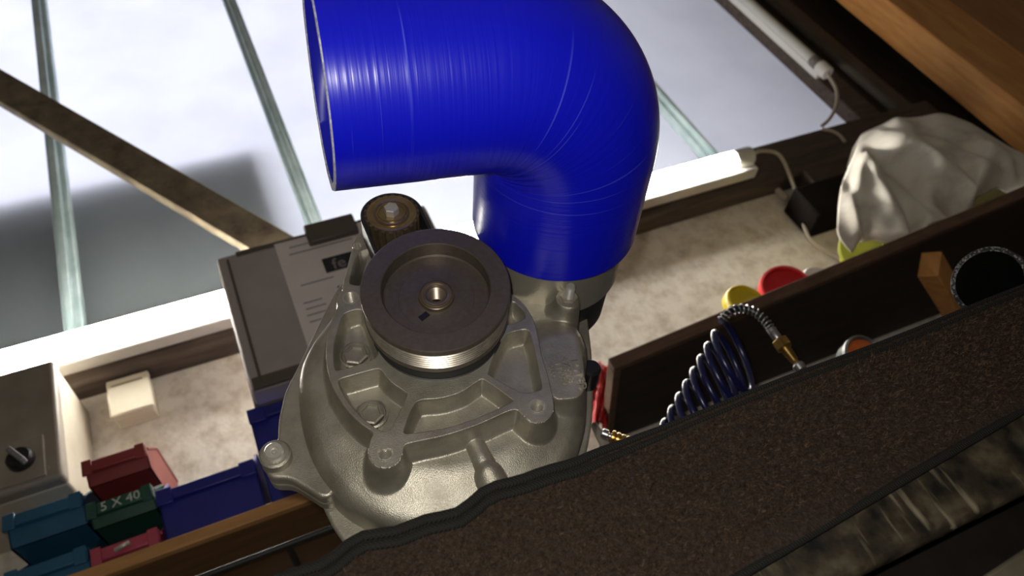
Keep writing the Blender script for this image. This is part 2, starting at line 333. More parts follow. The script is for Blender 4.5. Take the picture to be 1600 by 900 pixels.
O1 = [(557,358),(543,405),(529,455),(522,480),(486,526),(467,562),(461,604),(465,645),(475,687),(494,729),(522,764),(568,792),(610,806),(680,815),(760,812),(830,785),
      (883,736),(907,694),(921,645),(921,592),(918,557),(911,525),(905,497),(906,468),(897,448),(870,425),(800,415),(740,400),(690,385),(655,365),(625,350),(590,345),(570,347)]
rnP = chaikin(px2(RN, YF)); pkP = [chaikin(px2(p, YF)) for p in PK]; o1P = chaikin(px2(O1, YF + 0.017))
padP = chaikin(px2([(846,537),(868,528),(896,522),(912,560),(914,600),(910,614),(900,622),(866,624),(858,600)], YF + 0.006))
armP = chaikin(px2([(531,458),(545,405),(553,372),(562,362),(585,364),(592,400),(572,450)], YF + 0.010))
slotP = chaikin(px2([(560,394),(578,389),(574,404),(566,432),(564,447),(548,444),(545,440),(552,410)], YF + 0.010))
def pt2(a, b, Y): q = U(a, b, Y); return np.array([q.x, q.z])
HOLES = [(602,708,0.0,0.0046),(840,635,0.0,0.0046),(548,465,0.0,0.0046),(558,384,0.010,0.0030)]
cen = pt2(690, 560, YF)
nth, ns = 1080, 250
th = np.linspace(0, 2*np.pi, nth, endpoint=False)
D = np.stack([np.cos(th), np.sin(th)], 1)
Rb = np.zeros(nth)
for a, b in zip(o1P, np.roll(o1P, -1, 0)):         # boundary radius in each direction
    e = b - a; den = D[:, 0]*e[1] - D[:, 1]*e[0]; wv = a - cen
    with np.errstate(divide='ignore', invalid='ignore'):
        t = (wv[0]*e[1] - wv[1]*e[0]) / den; s_ = (wv[0]*D[:, 1] - wv[1]*D[:, 0]) / den
    ok = (t > 0) & (s_ >= -1e-9) & (s_ <= 1 + 1e-9); Rb = np.where(ok, np.maximum(Rb, np.where(ok, t, 0)), Rb)
ss = np.linspace(0.12, 1, ns)
G = (cen + (ss[:, None, None] * Rb[None, :, None]) * D[None]).reshape(-1, 2)
sm = lambda x: x*x*(3 - 2*x)
dr = sdf(rnP, G)
rad = np.linalg.norm(G - pt2(685, 520, YF), axis=1)
base = 0.018 + 0.011 * sm(np.clip((rad - 0.085) / 0.035, 0, 1))
def slope(u, k=0.17):
    u = np.clip(u, 0, 1); return (1 - (1 - u)**2.4) * sm(np.clip(u / k, 0, 1))
dep = base * slope(dr / 0.0055)
for P, dp in zip(pkP, (0.014, 0.015, 0.014, 0.014, 0.012)):
    d = sdf(P, G); dep = np.where(d < 0, dp * slope(-d / 0.0048), dep)
def blend(dep, tgt, k): # smooth minimum
    hh = np.clip(0.5 + 0.5*(tgt - dep)/k, 0, 1); return tgt*(1 - hh) + dep*hh - k*hh*(1 - hh)
# raised text pad, bolt boss, upper arm
d = sdf(padP, G); out = dr > 0
pw = 0.006 + 0.022 * sm(np.clip((G[:, 1] - padP[:, 1].mean()) / 0.018, 0, 1))
dep = np.where(out, np.minimum(dep, 0.006 + np.maximum(base - 0.006, 0) * np.where(pw > 0.012, sm(np.clip(d / pw, 0, 1)), slope(d / pw))), dep)
for (a, b, lv, rad, wd) in ((888, 466, 0.002, 0.0085, 0.008),):
    c = pt2(a, b, YF + lv); d = np.linalg.norm(G - c, axis=1) - rad
    dep = np.where(out, np.minimum(dep, lv + np.maximum(base - lv, 0) * slope(d / wd)), dep)
d = sdf(armP, G); dep = np.where(out, np.minimum(dep, 0.010 + np.maximum(base - 0.010, 0) * slope(d / 0.004)), dep)
d = sdf(slotP, G); dep = np.where(d < 0, np.maximum(dep, 0.010 + 0.045 * slope(-d / 0.003)), dep)
# cone round each lower boss
for (a, b) in ((602, 708), (840, 638)):
    c = pt2(a, b, YF); rr = np.linalg.norm(G - c, axis=1)
    tg = np.clip((rr - 0.0100) / 0.0075, 0, None); dep = np.where(out, np.minimum(dep, blend(dep, np.where(tg < 1, 0.030 * slope(tg), 0.030 + (tg - 1)*0.01), 0.006)), dep)
# cast oil gallery running down the front, thicker towards its end
A_ = pt2(742, 690, YF + 0.014); B_ = pt2(766, 742, YF + 0.018); C_ = pt2(800, 800, YF + 0.02)
for p, q, r0, r1 in ((A_, B_, 0.0062, 0.0072), (B_, C_, 0.0095, 0.0105)):
    e = q - p; t = np.clip(((G - p) @ e) / (e @ e), 0, 1); dd = np.linalg.norm(G - (p + t[:, None]*e), axis=1); r = r0 + (r1 - r0)*t
    hgt = np.sqrt(np.clip(r*r - dd*dd, 0, None)) * 1.1
    dep = np.where(out & (hgt > 0), np.minimum(dep, blend(dep, base + 0.0015 - hgt, 0.002)), dep)
# small bump inside the lower middle pocket
c = pt2(722, 655, YF + 0.01); rr = np.linalg.norm((G - c) * [1.0, 0.8], axis=1); dep = np.where(~out, np.minimum(dep, np.maximum(0.006 + rr*0.9, 0)), dep) if False else dep
# rounded outer edge
do = np.abs(((1 - ss)[:, None] * Rb[None])).reshape(-1); rf = 0.010
k_ = np.clip(rf - do, 0, rf); dep = dep + (rf - np.sqrt(np.clip(rf*rf - k_*k_, 0, None)))
sc = thing('supercharger', (0.09, 0.46, H + 0.122), 'cast aluminium centrifugal supercharger with a dark belt pulley standing behind the carpet', 'supercharger')
V = np.stack([G[:, 0], YF + dep, G[:, 1]], 1) - np.array(ORG[sc])
back = np.stack([(cen + Rb[:, None]*D)[:, 0], np.full(nth, YF + 0.062), (cen + Rb[:, None]*D)[:, 1]], 1) - np.array(ORG[sc])
V = np.concatenate([V, back]); nr = ns + 1
I, J = np.meshgrid(np.arange(nr - 1), np.arange(nth), indexing='ij'); J2 = (J + 1) % nth
Q = np.stack([I*nth + J, I*nth + J2, (I+1)*nth + J2, (I+1)*nth + J], -1).reshape(-1, 4)
keep = np.ones(len(Q), bool); cx = G[np.minimum(Q[:, 0], len(G) - 1)]
for a, b, lv, r in HOLES:
    keep &= np.linalg.norm(cx - pt2(a, b, YF + lv), axis=1) > r * 1.02
Q = Q[keep]
me = bpy.data.meshes.new('housing'); me.vertices.add(len(V)); me.vertices.foreach_set('co', V.ravel())
me.loops.add(len(Q)*4); me.loops.foreach_set('vertex_index', Q.ravel().astype(np.int32))
me.polygons.add(len(Q)); me.polygons.foreach_set('loop_start', np.arange(0, len(Q)*4, 4, dtype=np.int32))
me.update(calc_edges=True); me.polygons.foreach_set('use_smooth', [True]*len(Q)); me.materials.append(ALU); me.validate()
hs = bpy.data.objects.new('housing', me); COL.objects.link(hs); hs.parent = sc; ORG[hs] = ORG[sc]
# threaded bolt holes
for a, b, lv, r in HOLES:
    c = U(a, b, YF + lv); prof = [(r*1.22, -0.0003), (r*1.2, 0.0002), (r*1.02, 0.0002)]
    zz = 0
    while zz > -0.012:
        prof += [(r*0.98, zz), (r*0.86, zz - 0.0006)]; zz -= 0.0012
    prof += [(r*0.85, -0.0125), (0.0, -0.0125)]
    MB().lathe(prof, c, n=32, caps=False).build('threaded_hole', ALUMACH, hs, smooth=25)
# hexagon marks in the left pockets
for a, b, rad in ((556, 556, 0.0085), (580, 648, 0.0085)):
    c = U(a, b, YF + 0.013)
    MB().lathe([(rad*1.25, -0.004), (rad*1.25, 0.0010), (rad*1.12, 0.0016), (rad*1.05, 0.0004), (rad*1.0, 0.0004)], c, n=32, caps=False).build('boss_ring', ALU, hs)
    MB().lathe([(rad, -0.003), (rad, 0.0022), (rad*0.86, 0.0028), (rad*0.72, 0.0028), (rad*0.68, 0.0012), (0, 0.0012)], c, n=6, caps=False).build('hexagon_boss', ALU, hs, smooth=20)
# rear flange with its ear
O2 = [(530,440),(500,500),(466,571),(445,610),(435,652),(434,690),(421,694),(410,711),(412,732),(423,747),(452,747),(480,764),(501,778),(505,792),(519,822),(545,862),(600,890),
      (700,908),(800,890),(870,825),(912,740),(928,660),(930,600),(926,540),(918,480),(900,450),(760,400),(640,370)]
EAR = [(530,440),(500,500),(466,571),(445,610),(435,652),(434,690),(421,694),(410,711),(412,732),(423,747),(452,747),(480,764),(501,778),(520,775),(545,720),(575,600),(575,500),(560,440)]
o2P = chaikin(px2(O2, YF + 0.056))
earP = chaikin(px2(EAR, YF + 0.034))
MB().prism([(p[0], YF + 0.034, p[1]) for p in earP], (0, 0.010, 0)).build('ear_flange', ALU, sc, bevel=0.0025, seg=3)
ctr = earP.mean(0); MB().prism([(ctr[0] + (p[0] - ctr[0])*0.992, YF + 0.0442, ctr[1] + (p[1] - ctr[1])*0.992) for p in earP], (0, 0.010, 0)).build('ear_flange', ALU, sc, bevel=0.002)
MAIN = [(540,460),(510,520),(490,600),(480,680),(486,740),(498,775),(508,800),(524,830),(550,864),(600,890),(700,905),(800,888),(870,825),(910,740),(926,660),(928,600),(924,540),(916,480),(900,450),(760,400),(640,380)]
o2P = chaikin(px2(MAIN, YF + 0.056)); zmin = o2P[:, 1].min()
o2P[:, 1] = np.maximum(o2P[:, 1], ZB_ + 0.0005)
MB().prism([(p[0], YF + 0.056, p[1]) for p in o2P], (0, 0.006, 0)).build('rear_flange', ALU, sc, bevel=0.002, seg=3)
ctr = o2P.mean(0); MB().prism([(ctr[0] + (p[0] - ctr[0])*0.985, YF + 0.0622, ctr[1] + (p[1] - ctr[1])*0.985) for p in o2P], (0, 0.012, 0)).build('rear_flange', ALU, sc, bevel=0.002)
zc = (o2P[:, 1].min() + o2P[:, 1].max())/2; xc = 0.094
rb = 0.078
MB().lathe([(rb, -0.070), (rb + 0.004, -0.075), (rb + 0.003, -0.095), (rb - 0.006, -0.108), (0.045, -0.112), (0.0, -0.112)], (xc, YF, H + 0.122 + rb + 0.0045), n=64, caps=False).build('rear_cover', DARKSHADED, sc)  # shadow on the rear body put into its dark colour
c = U(429, 708, YF + 0.026)
MB().lathe([(0.0098, -0.012), (0.0098, -0.001), (0.0085, 0.0), (0.0070, 0.0)], c, n=32).build('bolt_ear', ALU, sc)
b_ = MB().lathe([(0.0062, 0.0), (0.0062, 0.0025), (0.0052, 0.0038), (0.0030, 0.0038), (0.0026, 0.0016), (0, 0.0016)], c, n=32, caps=False).build('socket_bolt', STEEL, sc)
MB().lathe([(0.0018, 0.0014), (0.0014, 0.0026), (0, 0.003)], c, n=16).build('bolt_pin', STEEL, b_)
c = U(924, 575, YF + 0.036); MB().lathe([(0.007, -0.02), (0.007, 0), (0.0055, 0.002), (0, 0.002)], c, n=32).build('black_plug', BLACKPL, sc)
# stud at the right boss
c = U(889, 464, YF + 0.002)
MB().lathe([(0.0062, 0.0003), (0.0062, 0.0008), (0.0042, 0.0008)], c, n=6).build('stud_seat', ALUMACH, hs)
prof = []; zz = 0
while zz < 0.012: prof += [(0.0034, zz), (0.0030, zz + 0.0005)]; zz += 0.001
MB().lathe(prof + [(0.0025, 0.0125), (0, 0.0125)], c, n=20).build('threaded_stud', STEEL, sc, smooth=20)
# cast lettering on the pad
def text_mesh(s, size, org, xdir, ydir, depth, name, m, parent):
    cu = bpy.data.curves.new(name, 'FONT'); cu.body = s; cu.size = size; cu.extrude = depth; cu.resolution_u = 2
    tmp = bpy.data.objects.new(name + '_tmp', cu); COL.objects.link(tmp)
    me = bpy.data.meshes.new_from_object(tmp.evaluated_get(bpy.context.evaluated_depsgraph_get())); bpy.data.objects.remove(tmp); bpy.data.curves.remove(cu)
    x = Vector(xdir).normalized(); y = Vector(ydir); y = (y - x*y.dot(x)).normalized(); z = x.cross(y)
    T = Matrix((x, y, z)).transposed().to_4x4(); T.translation = Vector(org) - ORG[parent]
    me.transform(T); me.name = name; me.materials.clear(); me.materials.append(m)
    ob = bpy.data.objects.new(name, me); COL.objects.link(ob); ob.parent = parent; ORG[ob] = ORG[parent]; return ob
for s, p, q, sz in (('LOTED', (890,562), (905,606), 0.0078), ('AZ8SI.B', (876,558), (892,610), 0.0062), ('TT1059', (866,566), (880,606), 0.0056), ('S80C', (856,572), (866,603), 0.0050)):
    mid_ = (pt2(*p, YF + 0.006) + pt2(*q, YF + 0.006))/2; dl = float(dep[np.argmin(((G - mid_)**2).sum(1))])
    a = U(*p, YF + dl); b = U(*q, YF + dl)
    text_mesh(s, sz, a, b - a, Vector((1, 0, 0.35)), 0.0009, 'cast_lettering', ALU, hs)
# outlet collar under the hose
HB = U(866.5, 341, 0.40); HR = 0.060
MB().lathe([(0.045, -0.05), (0.0535, -0.046), (0.0535, 0.02), (0.0505, 0.02), (0.0505, -0.02)], HB, n=80, caps=False).build('outlet_collar', ALUMACH, sc)
MB().lathe([(0.040, -0.100), (0.046, -0.094), (0.047, -0.054), (0.045, -0.049)], HB + Vector((0.004, 0, 0)), n=80).build('outlet_housing', DARKSHADED, sc)  # dark colour stands in for the volute lying in shadow
# drive pulley
PC = U(681, 448, YP); PA = Vector((-0.04, -0.994, -0.075)).normalized()
pu = MB().lathe([(0.0060, -0.024), (0.0060, -0.0092), (0.0070, -0.0082), (0.0095, -0.0082), (0.0112, -0.0092), (0.0114, -0.0122), (0.0128, -0.0126), (0.0240, -0.0126), (0.0242, -0.0123),
                 (0.0327, -0.0123), (0.0337, -0.0112), (0.0341, -0.0008), (0.0347, 0.0), (0.0464, 0.0), (0.0470, -0.0006), (0.0470, -0.0048), (0.0464, -0.0054)], PC, PA, n=128, caps=False).build('drive_pulley', PULLEYM, sc, smooth=25)
gp = [(0.0464, -0.0054)]
for k in range(6): gp += [(0.0466, -0.0058 - k*0.0026), (0.0466, -0.0062 - k*0.0026), (0.0448, -0.0071 - k*0.0026), (0.0466, -0.0082 - k*0.0026)]
MB().lathe(gp, PC, PA, n=128, caps=False).build('belt_grooves', GROOVEM, pu, smooth=15)
MB().lathe([(0.0464, -0.0214), (0.0470, -0.0220), (0.0470, -0.0248), (0.0468, -0.0256), (0.030, -0.0262)], PC, PA, n=128, caps=False).build('back_rim', PULLEYM, pu, smooth=25)
prof = [(0.0060, -0.0095)]; zz = -0.0100
while zz > -0.030: prof += [(0.0054, zz), (0.0043, zz - 0.0008)]; zz -= 0.0016
MB().lathe(prof + [(0.0042, -0.032), (0.0, -0.032)], PC, PA, n=32, caps=False).build('threaded_bore', BORE, pu, smooth=15)
MB().lathe([(0.0116, -0.0120), (0.0108, -0.0090), (0.0096, -0.0078), (0.0080, -0.0078), (0.0066, -0.0086), (0.0058, -0.0110)], PC, PA, n=48, caps=False).build('hub_ring', BRONZE, pu)
kq = PC + PA*(-0.0121) + (U(662, 494, YP + 0.0118) - Vector((PC.x, YP + 0.0118, PC.z))); kq = kq - PA*((kq - PC).dot(PA) + 0.0121)
MB().obox(kq, (0.0030, 0, 0.0012), (-0.0007, 0, 0.0018), PA*0.0005).build('keyway', BLACKPL, pu)
SC_ = Vector((PC.x + 0.001, YP, PC.z + 0.001))
MB().lathe([(0.0405, -0.0250), (0.0425, -0.0300), (0.0425, -0.0425), (0.0440, -0.0434)], SC_, n=64, caps=False).build('shaft_seal', RUBBER, sc)
MB().lathe([(0.012, -0.02), (0.012, -0.050)], SC_, n=32).build('shaft', DARKSHADED, sc)
# toothed idler with its belt
GC = U(612, 333, 0.402)
nt_, R0, R1 = 22, 0.0178, 0.0200; ringf = []
for k in range(nt_):
    for (f0, rr) in ((0.0, R1), (0.46, R1), (0.52, R0), (0.94, R0)):
        a = 2*math.pi*(k + f0)/nt_; ringf.append((math.sin(a)*rr, math.cos(a)*rr))
rg = [[GC + Vector((x*s, y, z*s)) for x, z in ringf] for s, y in ((0.985, 0.0), (1.0, 0.0006), (1.0, 0.026))]
idl = MB().rings(rg, True, True, True).build('toothed_idler', mat('idler_steel', (0.15, 0.11, 0.065), 0.3, metal=0.7, col2=(0.21, 0.16, 0.10), scale=90), sc, smooth=25)
MB().lathe([(0.0180, 0.0002), (0.0160, 0.0009), (0.0130, 0.0002), (0.0122, -0.0006), (0.0105, 0.0004), (0.0100, 0.0018), (0.0092, 0.0018), (0.0088, 0.0006), (0.0, 0.0006)], GC, n=64, caps=False).build('idler_face', BRONZE, idl)
MB().lathe([(0.0054, 0.0), (0.0054, 0.0058), (0.0048, 0.0064), (0.0, 0.0066)], GC, n=6, caps=False).build('hexagon_bolt', STEEL, idl, smooth=15)
# belt: half loop over the idler, strands running down to the gear behind the pulley
sh = Vector((PC.x, GC.y, PC.z)); ax = (GC - sh).normalized(); sd = Vector((0, 1, 0)).cross(ax).normalized()
outl = []
for s_, rr in ((1, 0.0226), (-1, 0.0203)):
    arc = [GC + (ax*math.sin(a) + sd*math.cos(a))*rr for a in np.linspace(0, math.pi, 25)]
    arc = [GC + sd*rr - ax*0.060] + arc + [GC - sd*rr - ax*0.060]
    outl.append(arc if s_ == 1 else arc)
mb = MB(); n_ = len(outl[0]); rows = []
for k in range(n_):
    o_, i_ = outl[0][k], outl[1][k]; rows.append([o_ + Vector((0, 0.0015, 0)), i_ + Vector((0, 0.0015, 0)), i_ + Vector((0, 0.0215, 0)), o_ + Vector((0, 0.0215, 0))])
mb.rings(rows, True, True, True).build('drive_belt', RUBBER, sc, smooth=30)

# ------------------------------------------------------------------ blue silicone elbow
d1 = Vector((0, -1, 0)); d2 = Vector((-1, -0.0555, 0.130)).normalized(); L0, RB, L2 = 0.070, 0.0666, 0.0885
tha = d1.angle(d2); pp = (d2 - d1*d1.dot(d2)).normalized(); K = HB + d1*L0 + pp*RB; side = d1.cross(pp)
path = [(HB + d1*t, d1) for t in np.linspace(0, L0, 12)]
path += [(K + (-pp*math.cos(a) + d1*math.sin(a))*RB, d1*math.cos(a) + pp*math.sin(a)) for a in np.linspace(0, tha, 40)[1:]]
e = path[-1][0]; path += [(e + d2*t, d2) for t in np.linspace(0, L2, 16)[1:]]
def hose_rings(r, pth, n=96, wob=0.0):
    out = []
    for i, (q, t) in enumerate(pth):
        nn = side.cross(t); turn = math.sin(math.pi*max(0.0, min(1.0, d1.angle(t)/tha))) if len(pth) > 2 else 0.0
        out.append([q + (nn*math.cos(2*math.pi*k/n) + side*math.sin(2*math.pi*k/n))*(r + wob*math.sin(k*0.9 + i*1.7)
                    - turn*max(0.0, math.cos(2*math.pi*k/n) - 0.35)**1.5*0.0022*(1 + math.sin(i*1.25 + 0.8*math.sin(k*0.25)))) for k in range(n)])
    return out
hz = min(p[2] for r in hose_rings(HR, path) for p in r)
hose = thing('silicone_elbow_hose', (HB.x - 0.05, 0.30, hz), 'glossy blue silicone elbow hose rising from the supercharger and opening to the left', 'hose')
def hose_mesh(name, r, pth, m):
    n = 96; mb = MB().rings(hose_rings(r, pth, n)); ob = mb.build(name, m, hose, smooth=60)
    uvl = ob.data.uv_layers.new(name='UVMap'); me = ob.data
    vi = np.zeros(len(me.loops), np.int32); me.loops.foreach_get('vertex_index', vi)
    cum = [0]
    for a, b in zip(pth[:-1], pth[1:]): cum.append(cum[-1] + max((b[0] - a[0]).length, 1e-6))
    u = np.array(cum)[vi // n]; v = np.abs(((vi % n) / n)*2 - 1)*0.3
    uvl.data.foreach_set('uv', np.stack([u, v], 1).astype(np.float32).ravel()); return ob
hose_mesh('outer_wall', HR, path, BLUESIL)
hose_mesh('inner_wall', HR - 0.0045, path[8:] + [(path[-1][0], path[-1][1])], BLUEIN)
r0 = hose_rings(HR, [path[-1]], wob=0.0)[0]; pe = (path[-1][0] + d2*0.0008, d2)
MB().rings([hose_rings(HR, [path[-1]])[0], hose_rings(HR - 0.0004, [pe], wob=0.0004)[0], hose_rings(HR - 0.0042, [pe], wob=0.0004)[0], hose_rings(HR - 0.0045, [path[-1]])[0]]).build('cut_edge', FRAY, hose)
MB().rings([hose_rings(HR, [path[0]])[0], hose_rings(HR - 0.0055, [path[0]])[0]]).build('lower_lip', BLUESIL, hose) if True else None

# ------------------------------------------------------------------ workbench and carpet
ZB = H + 0.122
bench = thing('workbench', (0.4, 0.55, 0), 'dark scarred wooden workbench with worn paint below the carpet', 'workbench')
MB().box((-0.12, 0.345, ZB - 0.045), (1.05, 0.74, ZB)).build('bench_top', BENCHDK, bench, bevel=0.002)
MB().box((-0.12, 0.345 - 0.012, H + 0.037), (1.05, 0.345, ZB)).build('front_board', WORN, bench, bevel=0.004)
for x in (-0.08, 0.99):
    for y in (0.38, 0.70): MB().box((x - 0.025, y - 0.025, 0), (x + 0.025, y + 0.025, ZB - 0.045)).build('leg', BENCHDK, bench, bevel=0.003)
MB().box((-0.1, 0.40, 0.25), (1.04, 0.415, H + 0.07)).build('shade_panel', BENCHDK, bench)  # added dark panel standing in for the shade below the bench
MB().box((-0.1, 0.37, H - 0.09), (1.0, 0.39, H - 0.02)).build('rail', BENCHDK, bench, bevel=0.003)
pb = U(1560, 880, 0.36)
MB().obox((pb.x + 0.012, 0.36, pb.z - 0.012), (0.03, 0, 0.002), (0, 0.012, 0), (-0.001, 0, 0.012)).build('wooden_cleat', mat('old_cleat', (0.05, 0.042, 0.028), 0.7, col2=(0.08, 0.066, 0.045), scale=30), bench, bevel=0.002)

YC = 0.3255
def ctop(x):
    t = max(0.0, min(1.0, (0.13 - x)/0.08)); return H + 0.1305 + t*(0.0022*math.sin(x*95 + 0.5) + 0.0012*math.sin(x*210))
def cbot(x): return H + 0.057 + (x - 0.155)*0.075
cp = thing('carpet_mat', (0.3, YC, H + 0.05), 'dark brown pile carpet strip with black bound edge hung along the bench front', 'carpet')
mb = MB(); nx, nz = 120, 16; rows = []
X0, X1 = -0.16, 0.92
fr = []
for j in range(nz + 1):
    row = []
    for i in range(nx + 1):
        x = X0 + (X1 - X0)*i/nx; z = cbot(x) + (ctop(x) - cbot(x))*j/nz
        row.append((x, YC - 0.0012*math.sin(x*40 + j*0.3) - 0.002*math.sin(math.pi*j/nz), z))
    fr.append(row)
mb.rings(fr, closed=False)
bk = [[(x, YC + 0.0072, z) for x, y, z in row] for row in fr]
o = len(mb.v); mb.rings(bk[::-1], closed=False)
mb.rings([fr[-1], bk[-1]], closed=False); mb.rings([bk[0], fr[0]], closed=False)
mb.build('backing', CARPETM, cp, smooth=60)
rng = np.random.default_rng(3)
pv, pf = [], []
npile = 46000
for k in range(npile):
    x = -0.06 + 0.60*rng.random(); v = 0.16 + 0.76*rng.random() if rng.random() < 0.93 else 0.05 + 0.2*rng.random()
    z0, z1 = cbot(x), ctop(x); z = z0 + (z1 - z0)*v
    y = YC - 0.0012*math.sin(x*40 + v*16*0.3) - 0.002*math.sin(math.pi*v)
    ln = 0.0028 + 0.0026*rng.random(); dx, dz = rng.normal(0, 0.65), rng.normal(-0.35, 0.6); dv = Vector((dx, -0.8, dz)).normalized()*ln
    a = rng.random()*6.28; w_ = Vector((math.cos(a), 0, math.sin(a)))*0.00032
    b0 = Vector((x, y + 0.0006, z)); i0 = len(pv); pv += [b0 - w_, b0 + w_, b0 + dv]; pf.append((i0, i0+1, i0+2))
mb = MB(); mb.add(pv, pf); tag(mb.build('pile', PILEM, cp, smooth=0, recalc=False), kind='stuff')
for off, r in ((0.0002, 0.0024), (-0.0048, 0.0022)):
    pth = [(x, YC - 0.0012 - 0.0012*math.sin(x*40 + 5), ctop(x) + off - (0.0 if x < 0.12 else min(1, (x - 0.12)/0.05)*(-0.0012 if off < 0 else 0))) for x in np.linspace(X0, X1, 160)]
    MB().tube(pth, [r if p[0] < 0.11 else r*max(0.45, 1 - (p[0] - 0.11)*9) for p in pth], 10).build('bound_edge', BINDM, cp, smooth=60)
MB().tube([(x, YC + 0.001, cbot(x) - 0.0002) for x in np.linspace(X0, X1, 60)], 0.0022, 8).build('lower_hem', BINDM, cp, smooth=60)

# ------------------------------------------------------------------ fluorescent lamps
zt = H + 0.934; yt = 1.072
lamp = thing('fluorescent_lamp', (0.3, yt, H + 0.89), 'lit fluorescent batten lamp running along the window rail', 'lamp')
MB().box((-0.50, yt + 0.012, zt - 0.032), (1.05, YW - 0.045, zt + 0.024)).build('batten', WHITEPL, lamp, bevel=0.004)
MB().tube([(-0.49, yt, zt), (1.00, yt, zt)], 0.019, 24).build('glowing_tube', TUBEM, lamp, smooth=60)
for x0, x1 in ((-0.52, -0.49), (1.00, 1.045)):
    MB().tube([(x0, yt, zt), (x1, yt, zt)], 0.0205, 24).build('end_cap', GREYPL, lamp, bevel=0.003)
MB().box((-0.50, yt + 0.002, zt - 0.040), (1.04, yt + 0.03, zt - 0.028)).build('lower_lip', WHITEPL, lamp, bevel=0.003)
xt = U(1200, 30, 1.10).x - 0.003; yt2 = 1.10; zb = U(1262, 95, yt2).z
l2 = thing('unlit_fluorescent_lamp', (xt, yt2, zb - 0.06), 'unlit white fluorescent tube mounted upright beside the window', 'lamp')
MB().tube([(xt, yt2, zb), (xt, yt2, 3.0)], 0.014, 20).build('tube', GREYPL, l2, smooth=60)
MB().box((xt + 0.004, yt2 + 0.006, zb - 0.03), (xt + 0.03, YW - 0.01, 3.02)).build('batten', WHITEPL, l2, bevel=0.003)
MB().lathe([(0.0135, -0.004), (0.0150, 0.0), (0.0150, 0.022), (0.0135, 0.026)], (xt, yt2, zb - 0.026), (0, 0, 1), 20).build('speckled_collar', mat('speckled_collar', (0.03, 0.028, 0.025), 0.7, col2=(0.3, 0.28, 0.25), scale=260), l2)
MB().lathe([(0.0150, 0), (0.0172, 0.002), (0.0172, 0.034), (0.0150, 0.036)], (xt, yt2, zb - 0.064), (0, 0, 1), 24).build('end_cap', WHITEPL, l2)
e0 = Vector((xt, yt2, zb - 0.062))
tag(MB().tube(curve([e0, U(1297, 122, 1.092), U(1306, 138, 1.088), U(1308, 156, 1.086), U(1303, 174, 1.086), U(1294, 188, 1.090), U(1284, 197, 1.098)]), 0.0042, 10).build('lamp_cable', CABLEM),
    'cream cable looping out of the bottom of the unlit upright tube', 'cable')
tag(MB().tube(curve([Vector((1.045, yt, zt)), U(1190, 236, 1.08), U(1218, 243, 1.085), U(1238, 285, 1.10), U(1250, 320, 1.12), U(1262, 368, 1.138), U(1290, 392, 1.14), U(1318, 408, 1.14)]), 0.0042, 10).build('lamp_cable', CABLEM),
    'cream cable hanging from the lit lamp end down the plaster wall', 'cable')
cb = thing('grey_cable', U(1250, 330, 1.14), 'grey cable with inline coupling drooping below the window rail', 'cable')
MB().tube(curve([U(1168, 246, 1.12), U(1190, 268, 1.13), U(1212, 292, 1.138), U(1232, 316, 1.138), U(1250, 326, 1.138), U(1266, 322, 1.138), U(1270, 308, 1.138), U(1264, 302, 1.138)]), 0.0045, 10).build('sheath', CONDM, cb)
MB().tube([U(1214, 296, 1.136), U(1230, 310, 1.136)], 0.0075, 12).build('coupling', CABLEM, cb, bevel=0.001)
tag(MB().tube(curve([U(1285, 202, 1.10), U(1300, 205, 1.098), U(1312, 212, 1.098), U(1320, 222, 1.10)]), 0.0042, 10).build('cable_clip', CABLEM), 'short cream cable end lying on the dark window rail', 'cable')

# ------------------------------------------------------------------ things on the left wall
a, b = U(-140, 55, 1.075), U(455, 402, 1.075)
tag(MB().bar(a, b, 0.070, 0.022).build('wooden_brace', SLATWOOD, bevel=0.002), 'weathered wooden brace fixed diagonally across the left window panes', 'brace')
# plastic case
cx0, cx1, cz0, cz1, cyf, cyb = -0.053, 0.285, H + 0.620, H + 0.877, 0.905, 0.985
case = thing('tool_case', ((cx0 + cx1)/2, 0.945, cz0), 'grey plastic tool case with a printed paper sheet on its front', 'case')
MB().box((cx0, cyf, cz0), (cx1, cyf + 0.042, cz1)).build('front_shell', CASEPL, case, bevel=0.006, seg=3)
MB().box((cx0, cyf + 0.044, cz0), (cx1, cyb, cz1)).build('rear_shell', CASEPL, case, bevel=0.006, seg=3)
MB().box((cx0 - 0.003, cyf + 0.038, cz0 - 0.002), (cx1 + 0.003, cyf + 0.048, cz1 + 0.003)).build('seam_rim', CLASPPL, case, bevel=0.002)
MB().box((cx0 + 0.014, cyf - 0.003, cz0 + 0.010), (cx0 + 0.018, cyf + 0.002, cz1 - 0.012)).build('side_groove', CLASPPL, case, bevel=0.001)
MB().box((cx0 + 0.004, cyf - 0.002, cz0 + 0.001), (cx1 - 0.004, cyf + 0.004, cz0 + 0.020)).build('lower_band', CLASPPL, case, bevel=0.001)
MB().box((cx0 + 0.03, cyf - 0.001, cz1 - 0.010), (cx1 - 0.02, cyf + 0.004, cz1 + 0.001)).build('upper_band', CLASPPL, case, bevel=0.001)
cl0, cl1 = U(484, 385, cyf), U(553, 345, cyf)
cs = MB().box((cl0.x, cyf - 0.012, cz1 - 0.030), (cl1.x, cyf + 0.03, cz1 + 0.010)).build('clasp', CLASPPL, case, bevel=0.003)
pl = U(427, 379, cyf)
pap = MB().box((pl.x, cyf - 0.0018, cz0 + 0.022), (cx1 - 0.03, cyf - 0.0004, cz1 - 0.006)).build('paper_sheet', PAPER, case)
lg = U(503, 408, cyf); yl = cyf - 0.0022
lo = MB().box((lg.x, yl, lg.z - 0.028), (lg.x + 0.085, yl + 0.001, lg.z + 0.002)).build('logo_block', INK, pap)
text_mesh('fe.', 0.030, (lg.x + 0.012, yl - 0.0002, lg.z - 0.024), (1, 0, 0), (0, 0, 1), 0.0002, 'logo_letters', INKGREY, pap)
